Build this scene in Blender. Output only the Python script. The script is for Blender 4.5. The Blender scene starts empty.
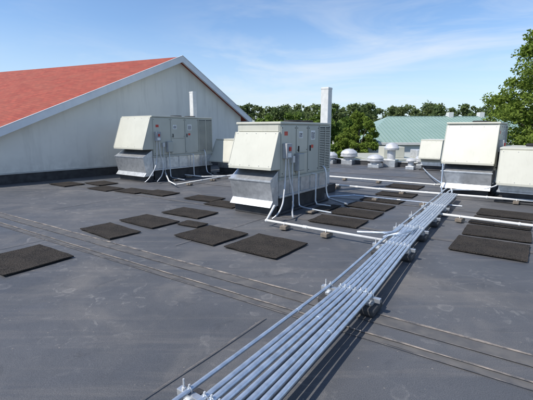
import bpy, math, random
import numpy as np
from mathutils import Vector
random.seed(7)
RNG=np.random.default_rng(11)
scene=bpy.context.scene
E1=Vector((.809,-.588,0));E2=Vector((.588,.809,0))
ROT=-math.radians(36)
# ------------------------------------------------------------ materials
def nodes(name):
    m=bpy.data.materials.new(name);m.use_nodes=True
    nt=m.node_tree;nt.nodes.clear()
    out=nt.nodes.new('ShaderNodeOutputMaterial');b=nt.nodes.new('ShaderNodeBsdfPrincipled')
    nt.links.new(b.outputs[0],out.inputs[0])
    return m,nt,b,out
def noise(nt,scale,detail=4,rough=.6,coord='Object',mapping=None,dist=0):
    tc=nt.nodes.new('ShaderNodeTexCoord');n=nt.nodes.new('ShaderNodeTexNoise')
    n.inputs['Scale'].default_value=scale;n.inputs['Detail'].default_value=detail
    n.inputs['Roughness'].default_value=rough;n.inputs['Distortion'].default_value=dist
    src=tc.outputs[coord]
    if mapping:
        mp=nt.nodes.new('ShaderNodeMapping');mp.inputs['Scale'].default_value=mapping[0]
        mp.inputs['Rotation'].default_value=mapping[1]
        nt.links.new(src,mp.inputs[0]);src=mp.outputs[0]
    nt.links.new(src,n.inputs['Vector']);return n
def ramp(nt,src,p0,p1,c0=(0,0,0,1),c1=(1,1,1,1)):
    r=nt.nodes.new('ShaderNodeValToRGB');e=r.color_ramp.elements
    e[0].position=p0;e[1].position=p1;e[0].color=c0;e[1].color=c1
    nt.links.new(src,r.inputs[0]);return r
def mul(nt,a,b):
    q=nt.nodes.new('ShaderNodeMath');q.operation='MULTIPLY'
    for i,x in ((0,a),(1,b)):
        if isinstance(x,(int,float)): q.inputs[i].default_value=x
        else: nt.links.new(x,q.inputs[i])
    return q.outputs[0]
def mix(nt,fac,a,b,mode='MIX'):
    m=nt.nodes.new('ShaderNodeMix');m.data_type='RGBA';m.blend_type=mode
    if isinstance(fac,(int,float)): m.inputs[0].default_value=fac
    else: nt.links.new(fac,m.inputs[0])
    for i,x in ((6,a),(7,b)):
        if isinstance(x,tuple): m.inputs[i].default_value=x
        else: nt.links.new(x,m.inputs[i])
    return m.outputs[2]
def C(r,g,b): return (r,g,b,1)
def simple(name,c0,c1,scale=6,rough=.5,metal=0,bump=0,bscale=40,lo=.35,hi=.65,streak=None):
    m,nt,b,o=nodes(name)
    n=noise(nt,scale);c=ramp(nt,n.outputs[0],lo,hi,C(*c0),C(*c1)).outputs[0]
    if streak:
        s=noise(nt,2,5,.65,mapping=((9,9,.35),(0,0,0)));f=mul(nt,ramp(nt,s.outputs[0],.52,.85).outputs[0],streak[0])
        c=mix(nt,f,c,C(*streak[1]))
    nt.links.new(c,b.inputs['Base Color'])
    b.inputs['Roughness'].default_value=rough;b.inputs['Metallic'].default_value=metal
    return m
def roof_mat():
    m,nt,b,o=nodes('roof_membrane')
    big=noise(nt,.35,6,.65);col=ramp(nt,big.outputs[0],.35,.68,C(.062,.065,.072),C(.108,.108,.112)).outputs[0]
    n2=noise(nt,.8,5,.55,dist=.6);col=mix(nt,mul(nt,ramp(nt,n2.outputs[0],.54,.70).outputs[0],.45),col,C(.19,.176,.162))
    tc=nt.nodes.new('ShaderNodeTexCoord');nn=noise(nt,2.2,4,.6)
    def rings(scale,p,amp,brk,colr,wid=.03):
        ad=nt.nodes.new('ShaderNodeVectorMath');ad.operation='MULTIPLY_ADD'
        ad.inputs[1].default_value=(amp,amp,0);nt.links.new(nn.outputs[1],ad.inputs[0]);nt.links.new(tc.outputs['Object'],ad.inputs[2])
        v=nt.nodes.new('ShaderNodeTexVoronoi');v.inputs['Scale'].default_value=scale;nt.links.new(ad.outputs[0],v.inputs['Vector'])
        r=nt.nodes.new('ShaderNodeValToRGB');cr=r.color_ramp
        cr.elements[0].position=p-wid;cr.elements[0].color=(.22,.22,.22,1);cr.elements[1].position=p;cr.elements[1].color=(1,1,1,1)
        e=cr.elements.new(p+wid*.5);e.color=(0,0,0,1)
        nt.links.new(v.outputs['Distance'],r.inputs[0])
        n3=noise(nt,brk,3);f3=ramp(nt,n3.outputs[0],.44,.60).outputs[0]
        return mul(nt,mul(nt,r.outputs[0],f3),colr)
    col=mix(nt,rings(.9,.22,.5,1.6,.55),col,C(.24,.225,.21))
    col=mix(nt,rings(2.6,.19,.3,2.1,.45,.06),col,C(.23,.22,.21))
    col=mix(nt,rings(.42,.33,.9,.9,.40,.02),col,C(.036,.036,.04))
    n4=noise(nt,6,4,.6,dist=1.5);n4b=noise(nt,.7,2);col=mix(nt,mul(nt,mul(nt,ramp(nt,n4.outputs[0],.58,.68).outputs[0],.5),ramp(nt,n4b.outputs[0],.42,.6).outputs[0]),col,C(.22,.212,.202))
    n8=noise(nt,3.2,4,.65,dist=.8);col=mix(nt,mul(nt,ramp(nt,n8.outputs[0],.60,.72).outputs[0],.45),col,C(.045,.046,.05))
    n6=noise(nt,1.3,5,.7,mapping=((.25,3.5,1),(0,0,-ROT)));col=mix(nt,mul(nt,ramp(nt,n6.outputs[0],.5,.75).outputs[0],.42),col,C(.19,.172,.155))
    sv_=nt.nodes.new('ShaderNodeTexVoronoi');sv_.inputs['Scale'].default_value=9;nt.links.new(tc.outputs['Object'],sv_.inputs['Vector'])
    col=mix(nt,mul(nt,ramp(nt,sv_.outputs['Distance'],.05,.07,C(1,1,1),C(0,0,0)).outputs[0],.5),col,C(.27,.24,.20))
    n5=noise(nt,150,1,.5);g=ramp(nt,n5.outputs[0],.3,.75,C(.72,.72,.72),C(1.35,1.35,1.35)).outputs[0]
    nt.links.new(mix(nt,1.0,col,g,'MULTIPLY'),b.inputs['Base Color'])
    nt.links.new(ramp(nt,n2.outputs[0],.35,.7,C(.47,.47,.47),C(.75,.75,.75)).outputs[0],b.inputs['Roughness'])
    bp=nt.nodes.new('ShaderNodeBump');bp.inputs['Strength'].default_value=.5;bp.inputs['Distance'].default_value=.04
    nb=noise(nt,1.8,6,.62);nt.links.new(nb.outputs[0],bp.inputs['Height']);nt.links.new(bp.outputs[0],b.inputs['Normal'])
    return m
M_roof=roof_mat()
M_seam=simple('seam_tape',(.068,.068,.072),(.14,.13,.118),5,.7,lo=.3,hi=.75)
def dusty(name,amt,lo=.38,hi=.62):
    m,nt,b,o=nodes(name)
    n=noise(nt,6,5,.7);c=ramp(nt,n.outputs[0],lo,hi,C(.08,.08,.084),C(*amt)).outputs[0]
    nt.links.new(c,b.inputs['Base Color']);b.inputs['Roughness'].default_value=.8;return m
M_dust=dusty('seam_dust',(.34,.285,.235))
M_dust2=dusty('seam_dust_faint',(.21,.185,.165),.42,.66)
def mat_rubber():
    m,nt,b,o=nodes('recycled_rubber')
    n=noise(nt,80,2,.7);c=ramp(nt,n.outputs[0],.38,.66,C(.008,.008,.008),C(.078,.066,.056)).outputs[0]
    n2=noise(nt,3,4);c=mix(nt,mul(nt,ramp(nt,n2.outputs[0],.4,.75).outputs[0],.4),c,C(.095,.078,.062))
    nt.links.new(c,b.inputs['Base Color']);b.inputs['Roughness'].default_value=.97;b.inputs['Specular IOR Level'].default_value=.2
    bp=nt.nodes.new('ShaderNodeBump');bp.inputs['Strength'].default_value=1;bp.inputs['Distance'].default_value=.025
    nt.links.new(n.outputs[0],bp.inputs['Height']);nt.links.new(bp.outputs[0],b.inputs['Normal']);return m
M_rub=mat_rubber()
ST=(.28,(.34,.33,.27))
M_cream=simple('beige_painted_steel',(.50,.49,.415),(.545,.535,.455),2,.42,streak=ST)
M_cream2=simple('beige_grey_panel',(.43,.435,.38),(.47,.475,.415),2,.46,streak=ST)
M_galv=simple('galvanised_steel',(.50,.52,.54),(.68,.70,.72),9,.36,.75,streak=(.3,(.3,.3,.29)))
M_emt=simple('conduit_steel',(.47,.53,.60),(.64,.70,.77),14,.33,.7)
M_alu=simple('weathered_aluminium',(.5,.51,.52),(.68,.68,.68),6,.5,.4)
M_pvc=simple('white_pipe_paint',(.58,.58,.56),(.70,.70,.68),8,.45)
M_curb=simple('black_curb_flashing',(.022,.022,.024),(.05,.05,.052),5,.7)
M_dark=simple('dark_interior',(.012,.012,.013),(.03,.03,.03),8,.8)
M_grey=simple('grey_electrical_box',(.30,.31,.32),(.38,.39,.40),8,.5)
M_red=simple('red_plastic',(.5,.03,.02),(.6,.05,.03),8,.4)
M_label=simple('white_label',(.75,.75,.72),(.82,.82,.8),20,.5)
M_lblk=simple('label_print',(.08,.08,.09),(.6,.6,.6),60,.5,lo=.45,hi=.55)
M_wood=simple('weathered_wood_block',(.15,.125,.10),(.24,.20,.155),8,.8)
M_fascia=simple('white_fascia_metal',(.66,.69,.72),(.76,.78,.80),2,.45)
# ------------------------------------------------------------ mesh helpers
import bmesh
def link(o):scene.collection.objects.link(o);return o
def mesh(name,vs,fs,mat,parent=None,smooth=False):
    me=bpy.data.meshes.new(name);me.from_pydata([tuple(v) for v in vs],[],fs);me.update()
    bm=bmesh.new();bm.from_mesh(me);bmesh.ops.recalc_face_normals(bm,faces=bm.faces);bm.to_mesh(me);bm.free()
    if smooth:
        for p in me.polygons:p.use_smooth=True
    o=link(bpy.data.objects.new(name,me));me.materials.append(mat)
    if parent:o.parent=parent
    return o
def bevel(o,w,seg=2):
    m=o.modifiers.new('bevel','BEVEL');m.width=w;m.segments=seg;m.limit_method='ANGLE';return o
def box(p,name,x0,x1,y0,y1,z0,z1,mat,bv=.008):
    vs=[(x,y,z) for z in(z0,z1) for x,y in((x0,y0),(x1,y0),(x1,y1),(x0,y1))]
    o=mesh(name,vs,[(0,1,2,3),(4,5,6,7),(0,1,5,4),(1,2,6,5),(2,3,7,6),(3,0,4,7)],mat,p)
    if bv:bevel(o,bv)
    return o
def empty(name,loc=(0,0,0),rz=0):
    e=link(bpy.data.objects.new(name,None));e.location=loc;e.rotation_euler=(0,0,rz);e.empty_display_size=.2;return e
def tube(p,name,pts,r,mat,smooth=True):
    cu=bpy.data.curves.new(name,'CURVE');cu.dimensions='3D';cu.bevel_depth=r;cu.bevel_resolution=4;cu.use_fill_caps=True
    if smooth:
        s=cu.splines.new('NURBS');s.points.add(len(pts)-1)
        for q,pt in zip(s.points,pts):q.co=(*pt,1)
        s.order_u=3;s.use_endpoint_u=True;s.resolution_u=8
    else:
        s=cu.splines.new('POLY');s.points.add(len(pts)-1)
        for q,pt in zip(s.points,pts):q.co=(*pt,1)
    cu.materials.append(mat);o=link(bpy.data.objects.new(name,cu));o.parent=p;return o
def lathe(p,name,prof,mat,cx=0,cy=0,n=28):
    vs=[];fs=[]
    for r,z in prof:
        for i in range(n):
            a=2*math.pi*i/n;vs.append((cx+r*math.cos(a),cy+r*math.sin(a),z))
    for k in range(len(prof)-1):
        for i in range(n):
            fs.append((k*n+i,k*n+(i+1)%n,(k+1)*n+(i+1)%n,(k+1)*n+i))
    fs.append(tuple(range(n)));fs.append(tuple(range((len(prof)-1)*n,len(prof)*n)))
    o=mesh(name,vs,fs,mat,p,True)
    m=o.modifiers.new('e','EDGE_SPLIT');m.split_angle=math.radians(35);return o
def g2w(d1,d2,z=0):
    v=E1*d1+E2*d2;return (v.x,v.y,z)
# ------------------------------------------------------------ flat roof
roof=empty('flat_roof')
def slab(name,pts,z0,z1,mat,p):
    n=len(pts);vs=[(x,y,z0) for x,y in pts]+[(x,y,z1) for x,y in pts]
    fs=[tuple(range(n)),tuple(range(n,2*n))]+[(i,(i+1)%n,n+(i+1)%n,n+i) for i in range(n)]
    return mesh(name,vs,fs,mat,p)
D2F=18.4
cor=[g2w(-32,-9)[:2],g2w(16,-9)[:2],g2w(16,D2F)[:2],g2w(-32,D2F)[:2]]
slab('membrane',cor,-.3,0,M_roof,roof)
M_bwall=simple('building_wall_render',(.34,.32,.28),(.42,.40,.35),2,.8)
slab('building_body',[g2w(-31.8,-8.8)[:2],g2w(15.8,-8.8)[:2],g2w(15.8,D2F-.2)[:2],g2w(-31.8,D2F-.2)[:2]],-5,-.302,M_bwall,roof)
def strip(name,p0,p1,w,z,mat,wav=0):
    a=Vector((*p0,0));b=Vector((*p1,0));d=(b-a).normalized();n=Vector((-d.y,d.x,0))
    N=max(2,int((b-a).length/.25));top=[];bot=[];c=0
    for i in range(N+1):
        c=c*.8+random.uniform(-wav,wav)
        q=a+(b-a)*i/N+n*c
        top.append(q+n*(w/2*random.uniform(.7,1.3)));bot.append(q-n*(w/2*random.uniform(.7,1.3)))
    vs=[(v.x,v.y,z) for v in top]+[(v.x,v.y,z) for v in bot]
    fs=[(i,i+1,N+1+i+1,N+1+i) for i in range(N)]
    return mesh(name,vs,fs,mat,roof)
sd=Vector((.83,-.558));sn=Vector((.558,.83))
def seam(off,length0,length1,main=False):
    base=Vector((-.82,4.46))+sn*off
    a=base+sd*length0;b=base+sd*length1
    if main: 
        strip('seam_tape',a,b,.17,.004,M_seam,.001)
        strip('seam_edge',a+sn*.09,b+sn*.09,.03,.008,M_dust,.002)
        strip('seam_edge',a-sn*.085,b-sn*.085,.014,.008,M_dust2,.002)
    else:
        strip('seam_edge',a,b,.014,.008,M_dust2,.002)
        strip('seam_tape',a+sn*.07,b+sn*.07,.10,.004,M_seam,.001)
seam(0,-20,14,True)
seam(-.40,-20,14,False)
strip('seam_edge',Vector((-.82,4.46))-sn*.3+sd*-20,Vector((-.82,4.46))-sn*.3+sd*14,.02,.012,M_dust,.004)
for o_ in (3.05,5.6,8.2,11,13.3): seam(o_,-18,15,False)
seam(-3.0,-20,14,False)
for d1,a,b in ((2.05,-9,2.6),(-1.9,-9,2.6),(-6.2,-9,2.6),(-4.3,3.6,18),(5.2,3.5,18),(-8.5,3.6,12)):
    strip('lap_edge',g2w(d1,a)[:2],g2w(d1,b)[:2],.012,.016,M_dust2,.003)
par=empty('roof_edge_parapet')
M_edge=simple('edge_metal',(.40,.40,.38),(.5,.5,.47),3,.5)
def parbox(name,d1a,d1b,d2a,d2b,z0,z1,m):
    pts=[g2w(d1a,d2a)[:2],g2w(d1b,d2a)[:2],g2w(d1b,d2b)[:2],g2w(d1a,d2b)[:2]]
    return slab(name,pts,z0,z1,m,par)
parbox('far_kerb',-12,16,D2F-.28,D2F+.02,.003,.20,M_curb)
parbox('far_coping',-12,16,D2F-.31,D2F+.05,.203,.24,M_edge)
parbox('side_kerb',15.72,16.02,-9,D2F-.32,.003,.20,M_curb)
parbox('side_coping',15.69,16.05,-9,D2F-.32,.203,.24,M_edge)
# ------------------------------------------------------------ mats
def walk_mat(cx,cy,a,b,rot=0):
    N=6;vs=[];fs=[]
    for z in (0,.013):
        for j in range(N+1):
            for i in range(N+1):
                ed=.006
                x=-a/2+a*i/N+(random.uniform(-ed,ed) if i in(0,N) else 0);y=-b/2+b*j/N+(random.uniform(-ed,ed) if j in(0,N) else 0)
                vs.append((x,y,z+(random.uniform(0,.006) if z else 0)))
    M=(N+1)**2
    for j in range(N):
        for i in range(N):
            q=j*(N+1)+i
            fs.append((q,q+1,q+N+2,q+N+1));fs.append((M+q,M+q+1,M+q+N+2,M+q+N+1))
    for i in range(N):
        for (u,v) in ((i,i+1),(N*(N+1)+i,N*(N+1)+i+1),(i*(N+1),(i+1)*(N+1)),(i*(N+1)+N,(i+1)*(N+1)+N)):
            fs.append((u,v,M+v,M+u))
    o=mesh('rubber_walkway_mat',vs,fs,M_rub)
    o.location=(cx,cy,.017);o.rotation_euler=(0,0,ROT+math.radians(rot));return o
for t in [(-3.22,4.82,.92,.85,2),(-2.66,6.26,.98,.55,-3),(-2.2,6.95,1.0,.62,-1),(-1.58,7.68,1.0,.62,3),(-.9,6.0,.90,.80,-2),(0.0,5.42,.92,.85,0),
          (-1.55,9.35,.9,.55,4),(-.95,8.6,.85,.55,1),(-2.9,10.2,.95,.6,0),(-3.75,10.55,.9,.6,3),(-4.7,11.0,.95,.6,1),(-5.3,12.1,.9,.65,-3),(-6.3,11.9,.95,.65,1),(-1.35,6.72,.5,.3,4),
          (1.35,6.95,.95,.63,2),(1.85,7.66,.95,.63,0),(2.32,8.38,.95,.63,-2),(2.85,9.15,.95,.63,0),(3.45,9.95,.95,.65,2),(1.3,8.15,.35,.8,0),
          (3.25,5.32,.95,.85,0),(3.82,6.1,.95,.72,2),(4.32,6.83,.95,.70,-1),(4.85,7.55,.95,.68,0),(4.1,4.85,.7,.85,0),(4.68,5.55,.7,.75,0),(5.15,6.3,.7,.75,1),
          (1.0,11.2,1,.8,0),(4.2,11.4,.95,.8,0)]: walk_mat(*t)
# ------------------------------------------------------------ HVAC units
def hood(p,name,x0,x1,ztop,zbot,dep,lip,mat,inner=True):
    y1=-.06
    vs=[(x0,0,ztop),(x1,0,ztop),(x1,y1,ztop),(x0,y1,ztop),(x0,-dep,zbot),(x1,-dep,zbot),(x0,-dep,zbot-lip),(x1,-dep,zbot-lip),(x0,0,zbot-lip),(x1,0,zbot-lip)]
    fs=[(0,1,2,3),(3,2,5,4),(4,5,7,6),(0,3,4,6,8),(1,2,5,7,9)]
    o=mesh(name,vs,fs,mat,p);s=o.modifiers.new('solid','SOLIDIFY');s.thickness=.012;s.offset=-1;bevel(o,.004)
    if inner:
        box(p,name+'_filter',x0+.03,x1-.03,-dep+.03,-.004,zbot-lip+.02,zbot-lip+.05,M_dark,0)
    for x in (x0,x1):
        s=1 if x==x1 else -1
        tube(p,name+'_edge',[(x+s*.003,y1,ztop),(x+s*.003,-dep,zbot)],.009,mat,False)
    for i in range(5):
        x=x0+.06+(x1-x0-.12)*i/4
        for t in (.04,.96):
            y=y1+(-dep-y1)*t;z=ztop+(zbot-ztop)*t
            box(p,'screw',x-.006,x+.006,y-.010,y-.0,z-.006,z+.006,M_alu,0)
def unit(o,w,L,zc,zb,zt,hd,detail=2,hz=None,lower=True,rz=0):
    p=empty('rooftop_hvac_unit',(o[0],o[1],0),ROT+rz)
    box(p,'roof_curb',-w+.05,-.05,.05,L-.05,0.002,zc,M_curb,.015)
    box(p,'cant_flashing',-w-.03,.03,-.03,L+.03,0.003,.06,M_curb,.02)
    box(p,'curb_cap',-w,0,0,L,zc+.002,zc+.045,M_galv,.004)
    box(p,'base_section',-w+.03,-.03,.0,L-.03,zc+.047,zb-.06,M_galv,.006)
    for i in range(1,5):
        y=L*i/5;box(p,'base_rib',-.03+.001,-.012,y-.012,y+.012,zc+.06,zb-.07,M_galv,.003)
    box(p,'base_rail',-w-.02,.02,-.02,L+.02,zb-.058,zb-.002,M_cream2,.005)
    box(p,'cabinet',-w,0,0,L,zb,zt-.05,M_cream2,.008)
    box(p,'top_cap',-w-.025,.025,-.025,L+.025,zt-.048,zt,M_cream,.012)
    cuts=[0,.27,.5,.74,1]
    for i in range(4):
        y0=L*cuts[i]+.018;y1=L*cuts[i+1]-.018
        if i==3:
            box(p,'coil',.002,.008,y0,y1,zb+.06,zt-.1,M_dark,0)
            k=int((zt-.1-zb-.06)/.04)
            for j in range(k):
                z=zb+.07+j*.04;box(p,'louvre',.008,.026,y0,y1,z,z+.024,M_cream2,0)
            box(p,'coil_frame',.002,.03,y0-.014,y0+.0,zb+.03,zt-.07,M_cream,.003)
            box(p,'coil_frame',.002,.03,y1+.0,y1+.014,zb+.03,zt-.07,M_cream,.003)
            box(p,'coil_mullion',.03,.036,(y0+y1)/2-.012,(y0+y1)/2+.012,zb+.05,zt-.09,M_cream,.002)
        else:
            zz=zb+.03
            if i==1:
                mid=zb+(zt-zb)*.42
                box(p,'access_panel',.001,.016,y0,y1,zb+.03,mid-.012,M_cream,.005)
                zz=mid+.012
            box(p,'access_panel',.001,.016,y0,y1,zz,zt-.075,M_cream if i!=2 else M_cream2,.005)
            box(p,'panel_handle',.017,.04,y0+.06,y0+.08,(zb+zt)/2-.06,(zb+zt)/2+.06,M_dark,.004)
            for y in(y0+.03,y1-.03):
                for z in(zz+.05,zt-.12): box(p,'screw',.016,.024,y-.008,y+.008,z-.008,z+.008,M_dark,0)
        box(p,'rear_panel',-w-.016,-w-.001,y0,y1,zb+.03,zt-.075,M_cream2,.005)
    for i in range(2):
        cy=L*(.62+.25*i)
        if L>1.6: lathe(p,'condenser_fan_shroud',[(.2,zt+.001),(.21,zt+.05),(.19,zt+.06),(.17,zt+.03)],M_dark,-w/2,cy)
    ht,hb=hz if hz else (zt-.18,zb+.2)
    hood(p,'economizer_hood',-w,0,ht,hb,hd,.05,M_cream)
    box(p,'end_panel',-w+.03,-.03,-.016,-.001,ht+.01,zt-.07,M_cream,.004)
    if lower:
        box(p,'front_curb',-w+.06,-.06,-hd+.12,.0,.002,.19,M_curb,.012)
        z1=hb-.08;z2=.195;zk=z1-.25*(z1-z2)
        vs=[(-w+.02,-.03,z1),(-.02,-.03,z1),(-.02,-hd,zk),(-w+.02,-hd,zk),(-w+.02,-hd+.1,z2+.12),(-.02,-hd+.1,z2+.12),(-w+.02,-hd,z2),(-.02,-hd,z2),(-w+.02,-.03,z2),(-.02,-.03,z2)]
        fs=[(0,1,2,3),(3,2,5,4),(4,5,7,6),(6,7,9,8),(0,3,4,6,8),(1,2,5,7,9),(0,1,9,8)]
        o2=mesh('relief_duct',vs,fs,M_galv,p);bevel(o2,.004)
        box(p,'duct_flange',-w,0,-hd-.006,-hd+.03,zk-.03,zk+.003,M_galv,.003)
    if detail>=1:
        zm=(zb+zt)/2
        box(p,'disconnect_box',.018,.13,.05,.24,zm-.17,zm+.13,M_grey,.01)
        box(p,'disconnect_handle',.131,.16,.12,.17,zm-.02,zm+.06,M_red,.005)
        box(p,'disconnect_label',.131,.133,.08,.2,zm-.14,zm-.06,M_label,0)
        box(p,'control_box',.018,.12,.50,.74,zb+.10,zb+.46,M_grey,.01)
        box(p,'control_door',.121,.13,.515,.725,zb+.115,zb+.445,M_cream2,.004)
        box(p,'outlet_box',.018,.09,.33,.42,zb+.28,zb+.42,M_alu,.006)
        box(p,'rating_label',.017,.019,L*.52+.08,L*.52+.27,zm+.18,zm+.38,M_label,0)
        box(p,'rating_print',.0195,.0205,L*.52+.10,L*.52+.25,zm+.2,zm+.34,M_lblk,0)
        box(p,'warning_label',.017,.019,.12,.24,zm+.28,zm+.36,M_red,0)
        box(p,'warning_label',.017,.019,L*.52+.1,L*.52+.2,zm-.0,zm+.07,M_red,0)
        box(p,'info_label',.017,.019,L*.27+.1,L*.27+.26,zm+.22,zm+.36,M_label,0)
        box(p,'info_print',.0195,.0205,L*.27+.12,L*.27+.24,zm+.24,zm+.33,M_lblk,0)
        tube(p,'flex_conduit',[(.07,.10,zm-.17),(.07,.08,zb-.1),(.16,-.1,.45),(.3,-.35,.3),(.28,-.5,.12),(.2,-.55,.06)],.016,M_alu)
        tube(p,'flex_conduit',[(.07,.18,zm-.17),(.08,.2,zb),(.12,.3,zb-.3),(.22,.15,.25),(.35,-.1,.12),(.5,-.3,.08)],.016,M_alu)
        tube(p,'rigid_conduit',[(.07,.6,zb+.10),(.07,.6,.16),(.12,.6,.09),(.5,.55,.08),(.9,.5,.08)],.018,M_emt)
        tube(p,'rigid_conduit',[(.05,.37,zb+.28),(.05,.37,.3),(.05,.45,.12)],.012,M_emt)
        tube(p,'gas_pipe',[(.04,L*.82,zb+.1),(.14,L*.82,zb+.1),(.14,L*.82,.15),(.35,L*.82,.09),(.8,L*.7,.09)],.022,M_galv)
        tube(p,'condensate_pipe',[(.0,L*.6,zb-.03),(.12,L*.6,zb-.03),(.12,L*.6,.12),(.16,L*.6,.05),(.5,L*.6,.05)],.018,M_pvc,False)
        box(p,'pipe_block',.35,.5,.42,.68,.026,.065,M_wood,.008)
    return p
unit((.27,7.52),1.08,2.1,.34,.76,1.86,.32,2,(1.66,.98))
unit((-3.72,12.6),1.6,2.75,.36,.86,2.16,.42,2,(2.12,1.12))
unit((5.83,9.68),1.2,2.2,.32,.74,1.90,.42,2,(1.82,.88))
unit((7.3,15.9),.85,1.5,.2,.42,1.30,.3,0,(1.25,.55),False)
unit((-.98,14.4),1.2,2.0,.24,.5,1.36,.45,0,(1.30,.55),False)
unit((6.52,8.2),1.28,1.7,.24,.5,1.30,.3,1,(1.24,.5),False)
def mast(x,y,s,h):
    p=empty('vent_stack',(x,y,0),ROT)
    box(p,'base_flashing',-s*1.1,s*1.1,-s*1.1,s*1.1,.004,.22,M_curb,.01)
    box(p,'duct',-s/2,s/2,-s/2,s/2,.2,h,M_pvc,.006)
    box(p,'joint_band',-s/2-.006,s/2+.006,-s/2-.006,s/2+.006,1.5,1.54,M_pvc,.003)
    box(p,'joint_band',-s/2-.006,s/2+.006,-s/2-.006,s/2+.006,h-.05,h-.01,M_pvc,.003)
mast(1.62,10.6,.22,2.82)
mast(-2.85,15.2,.19,3.15)
# ------------------------------------------------------------ conduit bundle
bund=empty('conduit_bundle')
LP=[(-1.6,.42),(-.46,2.03),(.64,3.59),(1.56,5.06),(2.14,5.95),(3.30,7.72),(4.30,9.25)]
def pathpt(i,off,z):
    a=Vector(LP[max(i-1,0)]);b=Vector(LP[min(i+1,len(LP)-1)]);d=(b-a).normalized();n=Vector((d.y,-d.x))
    q=Vector(LP[i])+n*off;return (q.x,q.y,z)
scl=[1.0,1.0,.86,.8,.74,.74,.74]
offs=[0,.125,.180,.240,.300,.365,.425,.485]
rad=[.016,.019,.021,.021,.018,.022,.021,.018]
def dense(off,z,jit):
    pts=[pathpt(i,off*scl[i],z+jit[i]) for i in range(len(LP))]
    out=[]
    for i in range(len(pts)-1):
        a=Vector(pts[i]);b=Vector(pts[i+1]);
        if i==0: out.append(a)
        m=a.lerp(b,.5);m.z-=.006;m.x+=random.uniform(-.007,.007)
        out.append(a.lerp(b,.08));out.append(m);out.append(a.lerp(b,.92))
    out.append(Vector(pts[-1]));return [tuple(v) for v in out]
for k,(of,r) in enumerate(zip(offs,rad)):
    jit=[random.uniform(-.003,.003) for _ in LP]
    pts=dense(of,.155+r,jit);tube(bund,'conduit',pts,r,M_emt)
    for i in ((1,5) if k in (0,3,6) else (3,) if k in(1,4) else (5,)):
        a=Vector(pathpt(i,of*scl[i],.155+r));b=Vector(pathpt(i+1,of*scl[i+1],.155+r));t=random.uniform(.3,.75)
        q=a.lerp(b,t);d=(b-a).normalized();q.z-=.005
        tube(bund,'coupling',[tuple(q-d*.028),tuple(q+d*.028)],r+.004,M_emt,False)
tube(bund,'branch_conduit',[(4.30,9.25,.17),(4.55,9.65,.17),(4.75,9.95,.17),(5.0,10.1,.17),(5.3,10.0,.4)],.02,M_emt)
tube(bund,'branch_conduit',[(4.42,9.2,.17),(4.7,9.7,.17),(5.0,9.8,.17),(5.4,9.5,.2),(5.9,9.3,.4),(5.95,9.6,.8)],.02,M_emt)
tube(bund,'branch_conduit',[(4.5,9.15,.17),(4.85,9.7,.17),(5.1,11,.17),(5.6,13,.17),(6.4,15.5,.17)],.02,M_emt)
tube(bund,'branch_conduit',[(4.35,9.3,.17),(4.55,9.75,.17),(4.62,9.95,.25),(4.66,10.05,1.0),(4.75,10.2,1.1)],.018,M_emt)
tube(bund,'branch_conduit',[(2.2,5.95,.19),(2.0,5.62,.20),(1.88,5.48,.2),(1.72,5.45,.2),(1.4,5.66,.16)],.02,M_emt)
tube(bund,'branch_conduit',[(2.42,5.9,.19),(2.2,5.5,.23),(1.98,5.3,.25),(1.82,5.35,.2),(1.74,5.45,.14)],.02,M_emt)
def strut(px,py,d,wid,z=.155):
    p=empty('conduit_support',(px,py,0),math.atan2(-d[0],d[1]))
    a=-.09;b=wid+.09
    box(p,'strut_top',a,b,-.021,.021,z-.004,z,M_galv,.001)
    box(p,'strut_side',a,b,-.021,-.017,z-.042,z-.004,M_galv,.001)
    box(p,'strut_side',a,b,.017,.021,z-.042,z-.004,M_galv,.001)
    for x in [.0,wid]:
        box(p,'rubber_foot',x-.075,x+.075,-.14,.14,.018,.085,M_curb,.02)
        box(p,'foot_plate',x-.03,x+.03,-.06,.06,.086,z-.043,M_galv,.003)
        tube(p,'threaded_rod',[(x-.05,0,.08),(x-.05,0,z+.07)],.006,M_alu,False)
        lathe(p,'nut',[(.014,z+.002),(.014,z+.014)],M_alu,x-.05,0,6)
    return p
def clamps(p,i,z=.155):
    for of,r in zip(offs,rad):
        x=of*scl[i]
        pts=[(x+(r+.004)*math.cos(a),0,z+r+(r+.004)*math.sin(a)) for a in [math.pi*j/8 for j in range(-2,11)]]
        tube(p,'pipe_clamp',pts,.0035,M_galv)
        box(p,'clamp_screw',x-.005,x+.005,-.006,.006,z+2*r+.002,z+2*r+.022,M_alu,.001)
for i in (1,2,3,4,5):
    a=Vector(LP[i-1]);b=Vector(LP[min(i+1,len(LP)-1)]);d=(b-a).normalized()
    p=strut(LP[i][0],LP[i][1],d,offs[-1]*scl[i]);clamps(p,i)
a=Vector(LP[4]).lerp(Vector(LP[5]),.5);d=(Vector(LP[5])-Vector(LP[4])).normalized();strut(a.x,a.y,d,.36)
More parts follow.
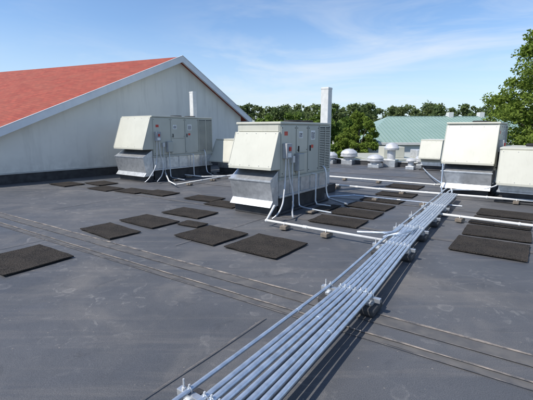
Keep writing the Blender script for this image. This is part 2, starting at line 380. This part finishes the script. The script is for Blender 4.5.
def pipe_run(pts,r,mat,every=None):
    p=empty('pipe_run');tube(p,'pipe',pts,r,mat,False)
    for i in range(1,len(pts)-1):
        bpy.ops.mesh.primitive_uv_sphere_add(radius=r*1.3,location=pts[i],segments=16,ring_count=10)
        s=bpy.context.object;s.name='elbow';s.data.materials.append(mat);s.parent=p
        for f in s.data.polygons:f.use_smooth=True
    if every:
        for i in range(len(pts)-1):
            A=Vector(pts[i]);B=Vector(pts[i+1]);l=(B-A).length;k=int(l/every)
            dd=(B-A).normalized()
            for j in range(k):
                q=A+dd*(every*(j+.5));n=Vector((-dd.y,dd.x,0))
                if q.z>.16: continue
                ob=box(p,'support_block',-.1,.1,-.06,.06,0.018,max(q.z-r-.003,.04),M_wood,.01)
                ob.location=(q.x,q.y,0);ob.rotation_euler=(0,0,math.atan2(n.y,n.x)+random.uniform(-.15,.15))
                tube(p,'strap',[(q.x+n.x*(r+.02),q.y+n.y*(r+.02),q.z-r),(q.x+n.x*r,q.y+n.y*r,q.z+r*.6),(q.x,q.y,q.z+r+.006),(q.x-n.x*r,q.y-n.y*r,q.z+r*.6),(q.x-n.x*(r+.02),q.y-n.y*(r+.02),q.z-r)],.004,M_galv)
                c=A+dd*(every*(j+1.0))
                if j%2==0: tube(p,'coupling',[tuple(c-dd*.04),tuple(c+dd*.04)],r*1.18,mat,False)
    return p
pipe_run([(.15,7.0,.3),(.0,6.62,.11),(1.72,5.36,.11),(2.05,5.85,.13)],.024,M_pvc,.8)
pipe_run([(1.3,9.9,.35),(1.6,11.4,.11),(3.1,10.3,.11),(5.3,9.0,.11),(9.5,6.3,.11)],.027,M_pvc,1.2)
pipe_run([(3.15,7.3,.11),(4.35,6.35,.11),(8.2,3.6,.11)],.025,M_pvc,1.2)
pipe_run([(1.5,9.2,.09),(2.2,9.4,.09),(4.2,8.0,.09)],.016,M_emt,1.1)
pipe_run([(-3.55,13.2,.3),(-3.1,12.0,.1),(-2.7,11.2,.1),(-1.1,14.0,.1)],.022,M_pvc,1.2)
pipe_run([(-3.2,13.9,.1),(-2.2,13.2,.1),(-.9,13.6,.1)],.02,M_pvc,1.0)
pipe_run([(2.2,13.3,.1),(5.0,11.2,.1),(6.6,11.5,.1)],.027,M_pvc,1.2)
# ------------------------------------------------------------ exhaust fans
def fan(x,y,r,h,kind=0):
    p=empty('exhaust_fan',(x,y,0),ROT)
    box(p,'curb',-r*.8,r*.8,-r*.8,r*.8,.004,h*.3,M_galv,.01)
    if kind==0:
        lathe(p,'housing',[(r*.7,h*.3),(r*.75,h*.45),(r*1.1,h*.5),(r*1.15,h*.72),(r*.95,h*.86),(r*.5,h*.97),(r*.1,h)],M_alu)
        lathe(p,'louvre_ring',[(r*1.18,h*.5),(r*1.2,h*.55),(r*1.16,h*.56)],M_alu)
    else:
        lathe(p,'stack',[(r*.55,h*.3),(r*.55,h*.72),(r*.5,h*.72)],M_alu)
        lathe(p,'wind_cap',[(r*.95,h*.70),(r*1.0,h*.78),(r*.7,h*.93),(r*.2,h)],M_alu)
fan(4.15,19.2,.36,.78);fan(3.3,19.6,.3,.6);fan(5.85,17.9,.34,1.12,1);fan(5.0,17.5,.32,.6);fan(7.0,17.0,.3,.62);fan(6.3,16.6,.22,.5,1);fan(2.4,20.0,.2,.7,1)
# ------------------------------------------------------------ red roofed building
def wall_mat():
    m,nt,b,o=nodes('pale_stucco')
    n=noise(nt,.7,6,.65);c=ramp(nt,n.outputs[0],.35,.7,C(.72,.70,.64),C(.80,.78,.71)).outputs[0]
    n2=noise(nt,1.5,5,.7,mapping=((2.2,2.2,.18),(0,0,0)));c=mix(nt,mul(nt,ramp(nt,n2.outputs[0],.50,.78).outputs[0],.6),c,C(.52,.50,.45))
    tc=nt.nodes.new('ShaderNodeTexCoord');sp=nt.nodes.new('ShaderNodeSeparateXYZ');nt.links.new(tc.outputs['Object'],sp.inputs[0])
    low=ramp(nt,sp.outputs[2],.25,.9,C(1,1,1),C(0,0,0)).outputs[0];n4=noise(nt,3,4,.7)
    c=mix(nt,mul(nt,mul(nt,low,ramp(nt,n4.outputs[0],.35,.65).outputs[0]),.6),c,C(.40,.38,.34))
    nt.links.new(c,b.inputs['Base Color']);b.inputs['Roughness'].default_value=.85;return m
def redroof():
    m,nt,b,o=nodes('red_shingles')
    br=nt.nodes.new('ShaderNodeTexBrick');tc=nt.nodes.new('ShaderNodeTexCoord');nt.links.new(tc.outputs['UV'],br.inputs['Vector'])
    br.inputs['Scale'].default_value=1;br.inputs['Brick Width'].default_value=.33;br.inputs['Row Height'].default_value=.14
    br.inputs['Mortar Size'].default_value=.006
    br.inputs['Color1'].default_value=C(.25,.042,.024);br.inputs['Color2'].default_value=C(.34,.064,.036);br.inputs['Mortar'].default_value=C(.14,.024,.018)
    n=noise(nt,1.2,6,.7);c=mix(nt,mul(nt,ramp(nt,n.outputs[0],.4,.7).outputs[0],.6),br.outputs[0],C(.27,.085,.05))
    nt.links.new(c,b.inputs['Base Color']);b.inputs['Roughness'].default_value=.85;return m
M_stucco=wall_mat();M_redr=redroof()
rb=empty('red_roof_building')
P=lambda s:Vector((-8.4+6.1*s,11.9+7.0*s,0))
wd=Vector((6.1,7.0,0)).normalized();rd=Vector((-.926,.377,0));wn=Vector((.754,-.657,0))
sP,zP=.753,4.76;sL=-.12;zL=4.76-4.08*(sP-sL);sR=1.21;zR=2.23
sLw=sL+.05;sRw=sR-.05
zl=zP-4.08*(sP-sLw);zr=zP-(zP-zR)/(sR-sP)*(sRw-sP)
def prism(name,prof,d,mat,base=Vector((0,0,0))):
    n=len(prof);vs=[base+P(s)+Vector((0,0,z)) for s,z in prof];vs+= [v+d for v in vs]
    fs=[tuple(range(n)),tuple(range(n,2*n))]+[(i,(i+1)%n,n+(i+1)%n,n+i) for i in range(n)]
    return mesh(name,vs,fs,mat,rb)
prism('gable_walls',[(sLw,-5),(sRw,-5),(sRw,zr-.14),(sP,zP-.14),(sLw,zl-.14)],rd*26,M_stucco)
prism('base_flashing',[(sLw,.003),(sRw,.003),(sRw,.30),(sLw,.30)],wn*.04,M_curb,wn*.002)
prism('flashing_drip',[(sLw,.303),(sRw,.303),(sRw,.345),(sLw,.345)],wn*.055,M_edge,wn*.002)
ov=wn*.28
def roofplane(name,s0,z0,s1,z1):
    a=P(s0)+ov*1+Vector((0,0,z0));b=P(s1)+ov+Vector((0,0,z1))
    t=Vector((0,0,.09))
    vs=[a,b,b+rd*27,a+rd*27,a-t,b-t,b+rd*27-t,a+rd*27-t]
    o=mesh(name,vs,[(0,1,2,3),(4,5,6,7),(0,1,5,4),(1,2,6,5),(2,3,7,6),(3,0,4,7)],M_redr,rb)
    uv=o.data.uv_layers.new(name='UV');du=(b-a).normalized()
    for l in o.data.loops:
        c=o.data.vertices[l.vertex_index].co-a
        uv.data[l.index].uv=(c.dot(rd),c.dot(du))
roofplane('roof_slope',sL,zL,sP,zP);roofplane('roof_slope',sR,zR,sP,zP-.001)
def rake(s0,z0,s1,z1):
    n=wn*.30
    lo,hi=.22,-.03
    prism('rake_board',[(s0,z0-lo),(s1,z1-lo),(s1,z1-hi),(s0,z0-hi)],wn*.035,M_fascia,n)
    prism('soffit',[(s0,z0-.13),(s1,z1-.13),(s1,z1-.10),(s0,z0-.10)],wn*.28,M_fascia,wn*.01)
    prism('drip_edge',[(s0,z0+.032),(s1,z1+.032),(s1,z1+.05),(s0,z0+.05)],wn*.09,M_fascia,wn*.26)
rake(sL,zL,sP,zP);rake(sR,zR,sP,zP)
g=P(sR)+ov+Vector((0,0,zR-.1));tube(rb,'gutter',[tuple(g+wd*.05),tuple(g+wd*.05+rd*26)],.07,M_fascia,False)
# ------------------------------------------------------------ green roofed building
def greenroof():
    m,nt,b,o=nodes('green_standing_seam')
    n=noise(nt,.4,5);c=ramp(nt,n.outputs[0],.3,.7,C(.23,.33,.29),C(.28,.38,.335)).outputs[0]
    nt.links.new(c,b.inputs['Base Color']);b.inputs['Roughness'].default_value=.5;return m
M_green=greenroof();M_seamg=simple('green_rib',(.19,.29,.255),(.21,.31,.275),1,.5)
M_ww=simple('white_siding',(.66,.66,.63),(.74,.74,.71),1,.7)
gb=empty('green_roof_building')
x0,x1,y0,y1,ze,zr_=10.4,36,42,62,.30,3.45
ym=(y0+y1)/2
mesh('roof',[(x0,y0,ze),(x1,y0,ze),(x1,y1,ze),(x0,y1,ze),(x0+5.8,ym,zr_),(x1-5.8,ym,zr_)],[(0,1,5,4),(1,2,5),(2,3,4,5),(3,0,4),(0,1,2,3)],M_green,gb)
vs=[];fs=[]
for i in range(1,56):
    x=x0+i*(x1-x0)/56
    t=min(1,(x-x0)/5.8,(x1-x)/5.8)
    a=Vector((x,y0,ze));b=Vector((x,y0+(ym-y0)*t,ze+(zr_-ze)*t))
    base=len(vs)
    for q in(a,b):
        vs+= [(q.x-.03,q.y,q.z),(q.x+.03,q.y,q.z),(q.x+.03,q.y,q.z+.07),(q.x-.03,q.y,q.z+.07)]
    fs+=[(base,base+4,base+7,base+3),(base+3,base+7,base+6,base+2),(base+2,base+6,base+5,base+1),(base,base+1,base+2,base+3)]
mesh('standing_ribs',vs,fs,M_seamg,gb)
box(gb,'walls',x0+.2,x1-.2,y0+.2,y1-.2,-5,ze-.02,M_ww,0)
box(gb,'eave_fascia',x0-.05,x1+.05,y0-.08,y0-.003,ze-.22,ze+.06,M_ww,.01)
box(gb,'ridge_cap',x0+5.7,x1-5.7,ym-.15,ym+.15,zr_-.02,zr_+.06,M_green,.02)
for i in range(7):
    xx=x0+2+i*3.4;box(gb,'window',xx,xx+1.2,y0+.15,y0+.197,-3.2,-1.8,M_dark,0);box(gb,'window_sill',xx-.1,xx+1.3,y0+.1,y0+.19,-3.3,-3.203,M_ww,0)
for xx in (24.5,28.6):
    box(gb,'ridge_vent',xx-.35,xx+.35,ym-.4,ym+.4,zr_-.3,zr_+.55,M_pvc,.05)
an=empty('low_annex_building')
box(an,'walls',8.2,17,30,38,-5,-.75,M_ww,0);box(an,'roof_edge',8.0,17.2,29.8,38.2,-.748,-.55,M_cream2,.02)
box(an,'rooftop_box',9.5,11.2,31,32.5,-.548,.35,M_cream,.04);box(an,'rooftop_box',12.2,13.4,31,32.5,-.548,.1,M_alu,.04)
# ------------------------------------------------------------ ground + vegetation
M_grass=simple('grass',(.035,.06,.018),(.07,.10,.03),.15,.95)
mesh('ground',[(-1500,-1500,-5),(1500,-1500,-5),(1500,1500,-5),(-1500,1500,-5)],[(0,1,2,3)],M_grass)
def leafmat(name,c0,c1,c2):
    m=bpy.data.materials.new(name);m.use_nodes=True;nt=m.node_tree;nt.nodes.clear()
    out=nt.nodes.new('ShaderNodeOutputMaterial');d=nt.nodes.new('ShaderNodeBsdfDiffuse');t=nt.nodes.new('ShaderNodeBsdfTranslucent');mx=nt.nodes.new('ShaderNodeMixShader')
    g=nt.nodes.new('ShaderNodeNewGeometry');r=ramp(nt,g.outputs['Random Per Island'],0,1,C(*c0),C(*c1))
    n=noise(nt,.3,2);f=ramp(nt,n.outputs[0],.4,.65).outputs[0];c=mix(nt,f,r.outputs[0],C(*c2))
    nt.links.new(c,d.inputs[0]);nt.links.new(c,t.inputs[0]);mx.inputs[0].default_value=.4
    nt.links.new(d.outputs[0],mx.inputs[1]);nt.links.new(t.outputs[0],mx.inputs[2]);nt.links.new(mx.outputs[0],out.inputs[0]);return m
M_leaf=leafmat('leaves',(.09,.15,.03),(.17,.24,.06),(.13,.19,.045))
M_leafd=leafmat('leaves_far',(.095,.14,.055),(.16,.21,.085),(.14,.175,.07))
M_leafy=leafmat('leaves_yellow',(.13,.20,.035),(.22,.29,.06),(.18,.24,.05))
M_bark=simple('bark',(.05,.04,.03),(.11,.09,.07),5,.9)
def leaves(centers,radii,per,size,mat,name,parent):
    n=len(centers)*per
    c=np.repeat(np.array(centers),per,0);r=np.repeat(np.array(radii),per)[:,None]
    d=RNG.normal(size=(n,3));d/=np.linalg.norm(d,axis=1,keepdims=True)
    c=c+d*r*(RNG.random((n,1))**.45*1.12)*np.array([1,1,.75])
    nrm=RNG.normal(size=(n,3))+np.array([0,0,.9])+d*.5;nrm/=np.linalg.norm(nrm,axis=1,keepdims=True)
    a=np.cross(nrm,RNG.normal(size=(n,3)));a/=np.linalg.norm(a,axis=1,keepdims=True)
    b=np.cross(a,nrm)
    s=size*(.5+.9*RNG.random((n,1)))
    V=np.stack([c-a*s,c+b*s*.5,c+a*s,c-b*s*.5],1).reshape(-1,3)
    F=np.arange(4*n).reshape(-1,4)
    me=bpy.data.meshes.new(name);me.vertices.add(4*n);me.vertices.foreach_set('co',V.ravel())
    me.loops.add(4*n);me.loops.foreach_set('vertex_index',F.ravel());me.polygons.add(n)
    me.polygons.foreach_set('loop_start',np.arange(0,4*n,4));me.polygons.foreach_set('loop_total',np.full(n,4));me.update();me.validate()
    me.materials.append(mat);o=link(bpy.data.objects.new(name,me));o.parent=parent;return o
def crown(x,y,z0,z1,r,nc,rs0=.16,rs1=.30):
    cs=[];rs=[]
    for _ in range(nc):
        t=random.random();z=z0+(z1-z0)*t
        prof=math.sin(math.pi*min(1,.18+.82*t))**.6 if t<.98 else .3
        prof=max(.15,prof)
        rr=r*prof*math.sqrt(random.random())*1.05;a=random.uniform(0,6.283)
        cs.append((x+rr*math.cos(a),y+rr*math.sin(a),z));rs.append(r*random.uniform(rs0,rs1))
    return cs,rs
def limb(p,name,pts,r0,r1):
    vs=[];fs=[];n=8
    for k,q in enumerate(pts):
        rr=r0+(r1-r0)*k/(len(pts)-1)
        for i in range(n):vs.append((q[0]+rr*math.cos(i*6.283/n),q[1]+rr*math.sin(i*6.283/n),q[2]))
    for k in range(len(pts)-1):
        for i in range(n):fs.append((k*n+i,k*n+(i+1)%n,(k+1)*n+(i+1)%n,(k+1)*n+i))
    mesh(name,vs,fs,M_bark,p,True)
def tree(x,y,z0,z1,r,nc,per,size,mat,zg=-5,a=.16,b=.30):
    p=empty('leafy_tree');h=z1-zg
    limb(p,'trunk',[(x,y,zg),(x+.1,y,zg+h*.3),(x-.1,y+.1,zg+h*.6),(x,y,zg+h*.9)],h*.03,h*.005)
    cs,rs=crown(x,y,z0,z1,r,nc,a,b)
    for c in cs[::max(1,nc//14)]:
        zs=min(c[2]-.5,zg+h*random.uniform(.3,.6));
        limb(p,'limb',[(x,y,zs),((x*.5+c[0]*.5),(y*.5+c[1]*.5),zs*.4+c[2]*.6),c],h*.01,h*.002)
    leaves(cs,rs,per,size,mat,'foliage',p);return p
tree(20.0,28,-2.5,8.4,3.9,210,190,.12,M_leafy,-5,.10,.20)
tree(25.5,32,-3,7.5,3.6,70,200,.16,M_leaf)
tree(9.9,41,-3.5,3.4,2.3,80,220,.13,M_leafy,-5,.14,.24)
tree(6.6,44,-3.5,3.9,2.6,70,210,.15,M_leaf,-5,.14,.24)
tl=empty('treeline')
cs=[];rs=[]
x=-22
while x<66:
    y=random.uniform(72,90);top=random.uniform(5.6,6.9)*(y/80)
    r=random.uniform(2.2,3.6);c_,r_=crown(x,y,-3,top,r,40,.17,.30);cs+=c_;rs+=r_;x+=random.uniform(.7,1.5)
leaves(cs,rs,40,.30,M_leafd,'foliage',tl)
cs=[];rs=[]
x=-6
while x<12:
    y=random.uniform(48,58);top=random.uniform(2.6,4.2);r=random.uniform(1.8,2.8)
    c_,r_=crown(x,y,-3,top,r,40,.15,.28);cs+=c_;rs+=r_;x+=random.uniform(1.0,1.8)
leaves(cs,rs,55,.22,M_leaf,'foliage_near',tl)
# ------------------------------------------------------------ light
az=Vector((-.90,-.43)).normalized();el=math.radians(50)
sv=Vector((az.x*math.cos(el),az.y*math.cos(el),math.sin(el)))
sun=bpy.data.lights.new('sun','SUN');sun.energy=5.0;sun.angle=math.radians(.53);sun.color=(1,.95,.87)
so=link(bpy.data.objects.new('sun',sun));so.rotation_euler=(-sv).to_track_quat('-Z','Y').to_euler()
w=bpy.data.worlds.new('World');scene.world=w;w.use_nodes=True;nt=w.node_tree
bg=nt.nodes['Background'];bg.inputs[1].default_value=.145
sky=nt.nodes.new('ShaderNodeTexSky');sky.sky_type='NISHITA';sky.sun_disc=False;sky.sun_elevation=el;sky.sun_rotation=math.atan2(az.x,az.y)
sky.air_density=1.0;sky.dust_density=.4;sky.ozone_density=2.0
skc=mix(nt,1.0,sky.outputs[0],C(.94,1.06,1.20),'MULTIPLY')
tc=nt.nodes.new('ShaderNodeTexCoord');sp=nt.nodes.new('ShaderNodeSeparateXYZ');nt.links.new(tc.outputs['Generated'],sp.inputs[0])
hz=ramp(nt,sp.outputs[2],0.0,.24,C(.7,.7,.7),C(0,0,0)).outputs[0]
skc=mix(nt,hz,skc,C(4.5,5.4,6.4))
n1=noise(nt,1.7,7,.6,'Generated',((1.0,1.4,5.5),(.12,.22,.5)),.7);f1=ramp(nt,n1.outputs[0],.46,.74).outputs[0]
n2=noise(nt,.9,2,.5,'Generated',((1,1,2),(0,0,1.1)));f2=ramp(nt,n2.outputs[0],.33,.58).outputs[0]
nt.links.new(mix(nt,mul(nt,mul(nt,f1,f2),.75),skc,C(6.1,6.4,6.7)),bg.inputs[0])
# ------------------------------------------------------------ camera
cd=bpy.data.cameras.new('camera');cam=link(bpy.data.objects.new('camera',cd))
cd.sensor_width=36;cd.lens=25.67;cd.clip_end=4000;cd.clip_start=.05
cam.location=(0,0,1.7);cam.rotation_euler=(math.radians(90)-math.atan(70/380),0,0);scene.camera=cam
scene.view_settings.view_transform='Standard';scene.view_settings.look='None';scene.view_settings.exposure=0
